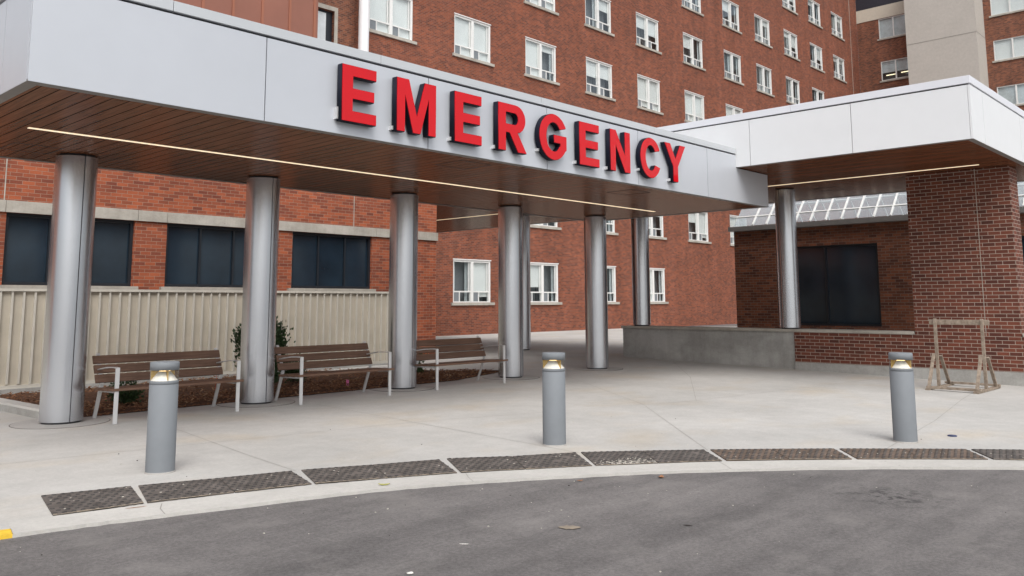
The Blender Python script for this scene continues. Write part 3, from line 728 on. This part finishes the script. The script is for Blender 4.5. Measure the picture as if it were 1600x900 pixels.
def hosp_window(x0, z0, state):
    x1, z1 = x0+WW, z0+WH; c = MY
    f = MB(); fr = .075; mw = .17; xm = (x0+x1)/2
    bx(f,'y',c,x0,x0+fr,.03,.15,z0,z1); bx(f,'y',c,x1-fr*1.6,x1,.03,.15,z0,z1); bx(f,'y',c,x0+fr,x1-fr*1.6,.03,.15,z1-.09,z1); bx(f,'y',c,x0+fr,x1-fr*1.6,.03,.15,z0,z0+.05)
    bx(f,'y',c,xm-mw/2,xm+mw/2,.02,.16,z0+.05,z1-.09)
    halves = ((x0+fr, xm-mw/2), (xm+mw/2, x1-fr*1.6))
    tz = z0+.50
    for a, b in halves:
        bx(f,'y',c,a,b,.06,.13,tz-.03,tz+.03); bx(f,'y',c,a+.36,a+.41,.06,.13,z0+.05,tz-.03)
        bx(f,'y',c,b-.10,b-.06,.07,.14,tz+.03,z1-.09)
    win = f.build('window', M['wframe'], hosp)
    s = MB(); bx(s,'y',c,x0-.13,x1+.19,-.09,.10,z0-.13,z0-.002); s.build('sill', M['stone'], win)
    s = MB(); bx(s,'y',c,x0-.02,x1+.02,-.012,.028,z1+.001,z1+.05); s.build('head_trim', M['wframe'], win)
    g_ = MB(); bl = MB(); dk = MB(); cu = MB()
    for k, (a, b) in enumerate(halves):
        bx(g_,'y',c,a,b,.095,.10,tz+.03,z1-.09); bx(g_,'y',c,a+.41,b,.095,.10,z0+.05,tz-.03)
        vq = MB(); bx(vq,'y',c,a,a+.36,.08,.12,z0+.05,tz-.03); vq.build('vent_panel', M['vent'], win)
        st = state[k]
        ztop = z1-.04; zlow = z0 if st >= 1 else z1 - .2 - (z1-z0)*.85*st
        if st > 0: bx(bl,'y',c,a-.02,b+.02,.17,.19,zlow,ztop)
        if st < .2:   # drawn curtains at the edges
            for q in ((a, a+.26), (b-.2, b)):
                n_ = 6
                for i in range(n_): bx(cu,'y',c,q[0]+(q[1]-q[0])*i/n_, q[0]+(q[1]-q[0])*(i+.8)/n_,.22+.03*(i%2),.245+.03*(i%2),z0,z1-.05)
        bx(dk,'y',c,a-.05,b+.05,.5,.52,z0-.1,z1+.1)
    g_.build('glass', M['pane'], win);
    if bl.v: bl.build('blind', M['blind'], win)
    if cu.v: cu.build('curtain', M['curtain'], win)
    dk.build('room_backing', M['greyroom'], win)
rs = random.Random(3)
for f, l in VIS.items():
    for i in l:
        st = (rs.choice((1, 1, .6, .35, 0.0)), rs.choice((1, .9, .5, .3, 0.0)))
        if f == 1: st = {0:(1,1), 1:(1,1), 2:(1,.12), 3:(.45,.4), 4:(.96,1), 5:(1,1), 6:(.95,.4)}[i]
        if f == 2: st = {1:(1,.6), 2:(1,1), 3:(.0,.3), 4:(.35,.5), 5:(.4,.0), 6:(.0,.0), 7:(0,0), 8:(0,0), 9:(0,0)}[i]
        if f >= 3 and i >= 7: st = (rs.choice((0.0, 0.15)), rs.choice((0.0, .15, .5)))
        hosp_window(XA[i], ZB[f], st)
# narrow stone framed window left of the flue
f = MB(); c = MY+.25
for q in ((18.85, 18.998, 11.8, 13.72), (19.882, 20.04, 11.8, 13.72), (18.85, 20.04, 13.722, 13.9)): bx(f,'y',c,q[0],q[1],-.03,.08,q[2],q[3])
nw = f.build('window', M['stone'], hosp); nw['label'] = 'narrow dark window in a stone surround'
f = MB(); bx(f,'y',c,19.0,19.88,.16,.18,11.8,13.72); f.build('dark_pane', M['navyframe'], nw)
f = MB(); bx(f,'y',c,19.02,19.55,.12,.14,11.8,13.6); f.build('curtain', M['curtain'], nw)
# copper coloured cladding
cp = MB(); cp.box(7.2, 17.93, 27.02, MY+.24, 9.0, 17)
cpo = cp.build('copper_cladding', M['copper'], hosp)
rb = MB(); x = 17.86
for x in (8.78, 9.9, 11.0, 12.1, 13.22, 14.35, 15.5, 16.64, 17.72): rb.box(x, x+.10, 26.985, 27.018, 9.02, 16.98)
rb.build('rib', M['copper_rib'], cpo)
flue = empty('white_flue', (20.86, 28.2, 0), 'tall white round flue pipe standing at the corner of the brick block', 'flue')
f = MB(); f.lathe(20.86, 28.02, [(.225, 0), (.225, 20)], 40); f.build('pipe', M['pipe'], flue)
for z in (6.5, 10, 15.5, 18.5):
    f = MB(); f.lathe(20.86, 28.02, [(.24, z), (.24, z+.08)], 40); f.beam((20.80, 28.2, z+.04), (20.95, 28.5, z+.04), .05, .05); f.build('bracket', M['pipe'], flue)

# east wing with its concrete stair tower
EX = 77.6
wing = empty('hospital_wing', (77.6, 15, 0), 'brown brick hospital wing with wide windows joining the tall block at its corner', 'building')
wins = [(24.0, 26.55, 25.32, 27.2), (24.0, 26.55, 21.4, 23.2)]
for z0, z1 in ((25.32, 27.2), (21.42, 23.16), (17.5, 19.2), (9.7, 11.5), (5.8, 7.6)): wins.append((14.55, 17.38, z0, z1))
for z0, z1 in ((21.42, 23.16), (17.5, 19.2)): wins.append((10.2, 13.2, z0, z1))
wb = MB(); wall_holes(wb, 'x', EX, 0, 28.498, -.5, 27.22, [w_ for w_ in wins if w_[3] < 27.21], .15); wall_holes(wb, 'x', EX, 0, 18.2, 27.22, 31, [], .1)
wb.build('brick_wall', M['brick_wing'], wing)
wb = MB(); wb.box(EX-.05, EX+.1, 23.6, 28.49, 27.23, 28.4); wb.build('panel_band', M['band'], wing)
wb = MB(); wb.box(EX-.02, EX+.1, 23.6, 28.49, 28.41, 31)
for i in range(48): wb.box(EX-.06, EX-.021, 23.62+i*.1, 23.66+i*.1, 28.42, 31)
wb.build('ribbed_cladding', M['ribmetal'], wing)
wb = MB(); wb.box(EX+1.2, EX+1.3, 0, 28, -.5, 31); wb.box(EX+.2, EX+14, 0, 28, 31, 31.2); wb.build('room_shade', M['dark'], wing)
for a, b, z0, z1 in wins:
    f = MB(); fr = .07; m_ = (a+b)/2 if a > 20 else (15.98 if a > 14 else 11.7)
    bx(f,'x',EX,a,a+fr,.03,.12,z0,z1); bx(f,'x',EX,b-fr,b,.03,.12,z0,z1); bx(f,'x',EX,a+fr,b-fr,.03,.12,z1-fr,z1); bx(f,'x',EX,a+fr,b-fr,.03,.12,z0,z0+fr); bx(f,'x',EX,m_-.06,m_+.06,.025,.125,z0+fr,z1-fr)
    wn = f.build('window', M['wframe'], wing)
    f = MB(); bx(f,'x',EX,a-.12,b+.15,-.1,.1,z0-.14,z0-.002); f.build('sill', M['stone'], wn)
    f = MB(); bx(f,'x',EX,a+fr,b-fr,.07,.08,z0+fr,z1-fr); f.build('glass', M['pane'], wn)
    f = MB(); low = z0+.0
    if a > 20 and z0 < 22: low = z0 + .75
    if z0 < 20 and a < 20: low = z0
    bx(f,'x',EX,a,b,.2,.22,low,z1)
    f.build('blind', M['curtain'] if (z0 < 20 or a > 20) else M['blind'], wn)
    f = MB(); bx(f,'x',EX,a-.1,b+.1,.6,.62,z0-.1,z1+.1); f.build('room_backing', M['dark'], wn)
    if a > 20 and z0 < 22:
        f = MB(); bx(f,'x',EX,25.5,26.3,.5,.55,z0+.55,z0+.62); bx(f,'x',EX,24.2,25.0,.5,.55,z0+.6,z0+.67); f.build('ceiling_lamp', M['lamp_room'], wn)
tw = MB(); tw.box(75.0, EX+.3, 17.95, 23.42, -.5, 31)
two = tw.build('stair_tower', M['tower'], wing)
tw = MB(); tw.box(74.985, 75.2, 17.94, 23.43, 23.49, 23.53); tw.box(75.2, EX-.002, 17.94, 17.96, 23.49, 23.53); tw.build('panel_joint', M['joint'], two)

# low brick block behind the benches
low = empty('low_brick_building', (4, 17.3, 0), 'low orange brick building with a stone lintel above dark windows behind the fence', 'building')
LY = 17.35
lh = [(4.93, 7.28, 1.95, 3.28), (7.95, 10.3, 1.95, 3.28), (10.97, 13.3, 1.95, 3.28), (1.9, 4.26, 1.95, 3.28), (-1.2, 1.2, 1.95, 3.28)]
wb = MB(); wall_holes(wb, 'y', LY, -14, 15.5, -.3, 5.9, lh, .14); nf = len(wb.f); wall_holes(wb, 'x', 15.5, LY, MY, -.3, 5.9, [(19.2, 24.8, .06, 3.0)], -.2); wb.f[nf:] = [f[::-1] for f in wb.f[nf:]]; wb.face([(-14, LY, 5.9), (15.5, LY, 5.9), (15.5, MY, 5.9), (-14, MY, 5.9)])
wb.build('brick_wall', M['brick_low'], low)
ln = MB(); x = -13.5
for a, b in zip([-14, -8, -4, -1, 2, 4.9, 7.32, 7.93, 10.4, 13.4], [-8, -4, -1, 2, 4.9, 7.32, 7.93, 10.4, 13.4, 15.52]): ln.box(a+.004, b-.004, LY-.05, LY+.12, 3.282, 3.50)
ln.build('stone_lintel', M['stone'], low)
ej = MB(); ej.box(4.865, 4.885, LY-.006, LY+.01, 3.502, 5.9); ej.box(12.71, 12.73, LY-.006, LY+.01, 3.502, 5.9); ej.build('movement_joint', M['stone'], low)
cpg = MB(); cpg.box(-14, 15.6, LY-.06, LY+.3, 5.902, 6.0); cpg.build('coping', M['stone'], low)
for a, b, z0, z1 in lh:
    f = MB()
    bx(f,'y',LY,a,a+.06,.06,.16,z0,z1); bx(f,'y',LY,b-.06,b,.06,.16,z0,z1); bx(f,'y',LY,a+.06,b-.06,.06,.16,z1-.06,z1); bx(f,'y',LY,a+.06,b-.06,.06,.16,z0,z0+.06)
    for k in (1, 2): bx(f,'y',LY,a+(b-a)*k/3-.02,a+(b-a)*k/3+.02,.07,.15,z0+.06,z1-.06)
    wn = f.build('window', M['navyframe'], low)
    f = MB(); bx(f,'y',LY,a+.05,b-.05,.12,.13,z0+.05,z1-.05); f.build('tinted_pane', M['navy'], wn)
    f = MB(); bx(f,'y',LY,a-.1,b+.1,-.07,.06,z0-.1,z0-.002); f.build('sill', M['stone'], wn)

dr = MB()
for a in (19.2, 20.56, 21.96, 23.36, 24.72): dr.box(15.36, 15.44, a, a+.08, .06, 3.0)
for z in (.06, 2.25, 2.92): dr.box(15.365, 15.435, 19.281, 24.719, z, z+.08)
drf = dr.build('entrance_door', M['trim'], low)
dg_ = MB(); dg_.box(15.39, 15.40, 19.25, 24.75, .12, 2.95); dg_.build('glass', M['pane'], drf)
dk = MB(); dk.box(13.2, 13.3, 18.5, 25.5, -.2, 3.2); dk.build('lobby_wall', M['greyroom'], drf)

# beige board fence
fe = empty('board_fence', (8, 17.05, 0), 'beige vertical board fence on a concrete footing behind the benches', 'fence')
fb = MB(); ft = MB(); x = -6.0
fb.box(-6, 14.4, 17.08, 17.11, .15, 1.85)
while x < 14.35:
    ft.box(x, x+.034, 17.035, 17.079, .17+random.uniform(-.01,.012), 1.83); x += .19
fb.build('board_panel', M['fence'], fe); ft.build('battens', M['batten'], fe)
fk = MB(); fk.box(-6, 14.4, 17.02, 17.08, 1.832, 1.88); fk.box(-6, 14.4, 17.04, 17.079, .10, .16); fk.build('rail', M['batten'], fe)
fk = MB()
for a in range(-6, 14, 2): fk.box(a+.003, min(a+2, 14.4)-.003, 17.0, 17.2, -.1, .10)
fk.build('concrete_footing', M['footing'], fe)

# glazed atrium roof behind the white canopy
atr = empty('glazed_atrium', (25.5, 10, 0), 'low atrium with a sloping white framed glass roof behind the brick pier', 'building')
ax0, az0, ay0, ay1, rise, run = 24.0, 3.93, 3.0, 12.95, 1.75, 1.67
rx, rz = ax0+run, az0+rise
mul = MB(); y = ay0; ys_ = []
while y <= ay1+.01: ys_.append(y); y += .458
off = (8.19 - 3.0) % .458 - .0
ys_ = [q + off - .458 for q in ys_ if q + off - .458 > ay0] 
for q in ys_:
    mul.beam((ax0, q, az0), (rx, q, rz), .04, .06, up=(-1,0,1)); mul.beam((rx, q+.23, rz), (ax0+2*run, q+.23, az0), .035, .05, up=(1,0,1))
mul.build('mullions', M['wframe'], atr)
pu = MB()
for t in (.17, .52, .86): pu.beam((ax0+run*t, ay0, az0+rise*t), (ax0+run*t, ay1, az0+rise*t), .035, .05, up=(-1,0,1)); pu.beam((rx+run*t, ay0, rz-rise*t), (rx+run*t, ay1, rz-rise*t), .05, .07, up=(1,0,1))
pu.beam((rx, ay0, rz+.03), (rx, ay1, rz+.03), .14, .1); pu.build('purlins', M['wframe'], atr)
gl = MB(); gl.face([(ax0, ay0, az0), (rx, ay0, rz), (rx, ay1, rz), (ax0, ay1, az0)]); gl.face([(rx, ay0, rz), (ax0+2*run, ay0, az0), (ax0+2*run, ay1, az0), (rx, ay1, rz)]); gl.face([(ax0, ay1, az0), (rx, ay1, rz), (ax0+2*run, ay1, az0)]); gl.face([(ax0, ay0, az0), (ax0+2*run, ay0, az0), (rx, ay0, rz)])
gl.build('glass', M['skyglass'], atr)
gt = MB(); gt.box(ax0-.18, ax0+.02, ay0-.1, ay1+.1, az0-.17, az0-.03); gt.build('gutter', M['trim'], atr)
ah = [(4.4, 7.4, .9, 3.2), (8.6, 11.6, .9, 3.2)]
wb = MB(); wall_holes(wb, 'x', ax0, ay0, ay1, -.6, az0-.05, ah, .12); wb.face([(ax0, ay1, -.6), (ax0, ay1, az0-.05), (ax0+2*run, ay1, az0-.05), (ax0+2*run, ay1, -.6)]); wb.face([(ax0, ay0, -.6), (ax0+2*run, ay0, -.6), (ax0+2*run, ay0, az0-.05), (ax0, ay0, az0-.05)])
wb.face([(ax0+2*run, ay0, -.6), (ax0+2*run, ay1, -.6), (ax0+2*run, ay1, az0-.05), (ax0+2*run, ay0, az0-.05)])
wb.build('brick_wall', M['brick_wing'], atr)
for a, b, z0, z1 in ah:
    f = MB(); bx(f,'x',ax0,a,a+.06,.04,.12,z0,z1); bx(f,'x',ax0,b-.06,b,.04,.12,z0,z1); bx(f,'x',ax0,a+.06,b-.06,.04,.12,z1-.06,z1); bx(f,'x',ax0,a+.06,b-.06,.04,.12,z0,z0+.06); bx(f,'x',ax0,(a+b)/2-.03,(a+b)/2+.03,.04,.12,z0+.06,z1-.06)
    wn = f.build('window', M['navyframe'], atr)
    f = MB(); bx(f,'x',ax0,a+.05,b-.05,.08,.09,z0+.05,z1-.05); f.build('glass', M['navy'], wn)

# ------------------------------------------------------------------ planting
def shrub(x, y, rx_, rz_, label, mat, n=900, tall=False, ls=.035):
    z = gz(x, y)+.03
    t = empty('evergreen_shrub', (x, y, z), label, 'shrub', 'evergreen shrubs in the mulch bed')
    lf = MB(); rr = random.Random(int(x*100))
    clumps = [(rr.uniform(-.6,.6)*rx_, rr.uniform(-.6,.6)*rx_, rr.uniform(.12, .9)*rz_, rr.uniform(.25,.5)) for _ in range(16)]
    for _ in range(n):
        c = rr.choice(clumps); s = c[3]*rx_*(1.0 if not tall else 1.1)
        px = x+c[0]+rr.gauss(0,.5)*s; py = y+c[1]+rr.gauss(0,.5)*s; pz = z+max(.02, c[2]+rr.gauss(0,.5)*s)
        d = Vector((px-x, py-y, (pz-z)*.6+.1)).normalized() + Vector((rr.uniform(-.6,.6), rr.uniform(-.6,.6), rr.uniform(-.3,.7)))
        d.normalize(); sd = d.orthogonal().normalized(); sd.rotate(Matrix.Rotation(rr.uniform(0, 6.3), 3, d)); l = ls*rr.uniform(.7,1.6); wv = l*.34
        P = Vector((px,py,pz)); lf.face([P, P+d*l*.5+sd*wv, P+d*l, P+d*l*.5-sd*wv])
    lf.build('foliage', mat, t)
    st = MB()
    for c in clumps[:9]: st.tube((x, y, z-.03), (x+c[0]*.8, y+c[1]*.8, z+c[2]), .006 if not tall else .011, 6)
    st.build('stem', M['stem'], t)
shrub(5.75, 13.75, .24, .34, 'small dark evergreen shrub under the bench nearest the bed kerb', M['leafdark'], 1500)
shrub(8.35, 14.3, .46, 1.25, 'tall dark evergreen behind the second column', M['leafdark'], 9500, True, .06)
shrub(9.35, 14.6, .30, .42, 'dark evergreen shrub behind the bench with the pink flag', M['leafdark'], 2000)
shrub(12.3, 14.55, .34, .36, 'brighter green shrub behind the bench at the mulch tip', M['leafmid'], 2200)

def flag(name, x, y, h, w, mat, label, cat):
    z = gz(x, y)+.03; t = empty(name, (x, y, z), label, cat)
    m_ = MB(); m_.tube((x, y, z-.03), (x+.02, y, z+h), .003, 6); m_.build('wire', M['redstake'], t)
    if w:
        m_ = MB(); pts = [(0,0), (.35,.018), (.7,-.012), (1,.015)]
        for (a, o1), (b, o2) in zip(pts, pts[1:]): m_.face([(x+.02+w*a*.6, y+o1, z+h-w*(1.35-.1*a)), (x+.02+w*b*.6, y+o2, z+h-w*(1.35-.5*b)), (x+.02+w*b*.6, y+o2, z+h-w*.25*b), (x+.02+w*a*.6, y+o1, z+h-w*.25*a)])
        m_.build('flag', mat, t)
flag('marker_flag', 9.78, 13.5, .11, .12, M['pink'], 'bright pink marker flag stuck in the mulch under a bench', 'flag')
flag('marker_flag', 7.35, 13.9, .50, .11, M['pink'], 'pink marker flag beside the right armrest of the first bench', 'flag')
flag('red_stake', 14.0, 13.45, .30, 0, M['redstake'], 'thin red stake at the tip of the mulch bed', 'stake')

# ------------------------------------------------------------------ litter on road and pavement
def leaf_obj(name, x, y, s, mat, label, cat, ang=0, onroad=True, ratio=.5, curlk=.2):
    z = gz(x, y) + (-.022 if onroad else 0) + .002; m_ = MB(); c, sn = math.cos(ang), math.sin(ang)
    top = []; n_ = 9
    for i in range(n_):
        t = i/(n_-1); wv = s*ratio*math.sin(math.pi*t)**.7*.5*(1+.25*math.sin(i*2.7)); u = (t-.5)*s
        curl = curlk*s*(t-.5)**2*2 + .003
        top.append(((x+u*c-wv*sn, y+u*sn+wv*c, z+curl+.25*curlk*s), (x+u*c, y+u*sn, z+curl), (x+u*c+wv*sn, y+u*sn-wv*c, z+curl+.15*curlk*s)))
    for a, b in zip(top, top[1:]):
        m_.face([a[0], a[1], b[1], b[0]]); m_.face([a[1], a[2], b[2], b[1]])
    return tag(m_.build(name, mat, loc=(x, y, z)), label, cat)
leaf_obj('fallen_leaf', 4.87, 6.12, .105, M['leaf_y'], 'curled yellow green leaf lying on the kerb', 'leaf', -.7, False)
leaf_obj('fallen_leaf', 6.96, 4.60, .10, M['leaf_o'], 'orange brown leaf on the asphalt just off the kerb', 'leaf', .4)
leaf_obj('fallen_leaf', 6.30, 5.05, .06, M['leaf_o'], 'small brown leaf at the road edge near the middle bollard', 'leaf', -.6)
leaf_obj('fallen_leaf', 3.02, 6.90, .16, M['leaf_o'], 'long rust brown leaf on the kerb below the second tactile plate', 'leaf', -.25, False, .12, .02)
leaf_obj('paper_scrap', 3.47, 4.1, .05, M['paper'], 'small torn white paper scrap on the asphalt in the foreground', 'litter', .3, True, .8, .06)
leaf_obj('cardboard_scrap', 4.95, 4.07, .17, M['tan'], 'flattened tan cardboard scrap on the dusty asphalt', 'litter', -.9, True, .6, .02)
leaf_obj('paper_scrap', 4.12, 4.31, .07, M['paper'], 'thin white paper strip lying on the asphalt', 'litter', -.9, True, .25, .03)
leaf_obj('bark_twig', 5.6, 3.48, .075, M['twig'], 'short dark twig lying alone on the asphalt', 'twig', -1.0, True, .3, .03)
leaf_obj('dry_stem', 4.9, 2.35, .16, M['leaf_o'], 'thin dry brown stem near the bottom edge of the road', 'twig', -.7, True, .1, .02)
m_ = MB(); z = gz(11.6, 3.38); m_.lathe(11.6, 3.38, [(.055, z+.002), (.055, z+.012), (.045, z+.016)], 20); tag(m_.build('bottle_cap', M['bluecap'], loc=(11.6, 3.38, z)), 'flat dark blue cap lying on the pale pavement', 'cap')
# grit scattered over road and pavement
gr = MB(); rr = random.Random(5)
for _ in range(130):
    t = rr.random(); i = rr.randrange(20, len(KL)-12); q = KL[i]; e = rr.choice((-1, -1, 1)); dd = abs(rr.gauss(0, 1.3)) if e < 0 else rr.uniform(.45, 4)
    pnt = q + Vector((.68, .73))*e*dd + Vector((rr.uniform(-.3,.3), rr.uniform(-.3,.3))); s = rr.uniform(.0015, .0055)
    zz = gz(pnt.x, pnt.y) + (-.022 if e < 0 else 0)
    gr.box(pnt.x-s, pnt.x+s, pnt.y-s, pnt.y+s, zz, zz+s, rr.choice((0, 0, 1)))
tag(gr.build('scattered_grit', [M['grit'], M['twig']]), kind='stuff')

# ------------------------------------------------------------------ sky, sun, camera
w = bpy.data.worlds.new('World'); scene.world = w; w.use_nodes = True; nt = w.node_tree
bg = nt.nodes['Background']; sky = N(nt, 'ShaderNodeTexSky', sky_type='NISHITA')
SUN_EL, SUN_AZ = 52, -125      # azimuth of the sun measured from +X towards +Y
sky.sun_disc = False; sky.sun_elevation = math.radians(SUN_EL); sky.sun_rotation = math.radians(90-SUN_AZ)
sky.dust_density = 4; sky.air_density = 1; sky.ozone_density = 1
hs = N(nt, 'ShaderNodeHueSaturation'); hs.inputs['Saturation'].default_value = .28; hs.inputs['Value'].default_value = 1
L(nt, sky.outputs[0], hs.inputs['Color']); L(nt, hs.outputs[0], bg.inputs['Color']); bg.inputs['Strength'].default_value = .15
sl = bpy.data.lights.new('Sun', 'SUN'); sl.energy = 1.0; sl.angle = math.radians(40); sl.color = (1, .97, .93)
so_ = bpy.data.objects.new('Sun', sl); COL.objects.link(so_)
az, el = math.radians(SUN_AZ), math.radians(SUN_EL)
dv = Vector((math.cos(el)*math.cos(az), math.cos(el)*math.sin(az), math.sin(el)))
so_.rotation_euler = dv.to_track_quat('Z', 'Y').to_euler(); so_.location = dv*60

cam = bpy.data.cameras.new('Camera'); co = bpy.data.objects.new('Camera', cam); COL.objects.link(co)
right = Vector((0.683499, -0.729942, -0.003668)); down = Vector((0.088782, 0.088119, -0.992146)); fwd = Vector((0.724532, 0.677805, 0.125035))
co.matrix_world = Matrix(((right.x, -down.x, -fwd.x, 0), (right.y, -down.y, -fwd.y, 0), (right.z, -down.z, -fwd.z, 1.6), (0, 0, 0, 1)))
cam.sensor_width = 36; cam.lens = 1319.536/1600*36; cam.shift_y = -(450-306.092)/1600; cam.clip_start = .05; cam.clip_end = 1000
scene.camera = co
scene.view_settings.view_transform = 'Standard'; scene.view_settings.look = 'None'; scene.view_settings.exposure = 0.5; scene.view_settings.gamma = 1
scene.render.resolution_x = 1024; scene.render.resolution_y = 576
scene.cycles.max_bounces = 8; scene.cycles.transparent_max_bounces = 12
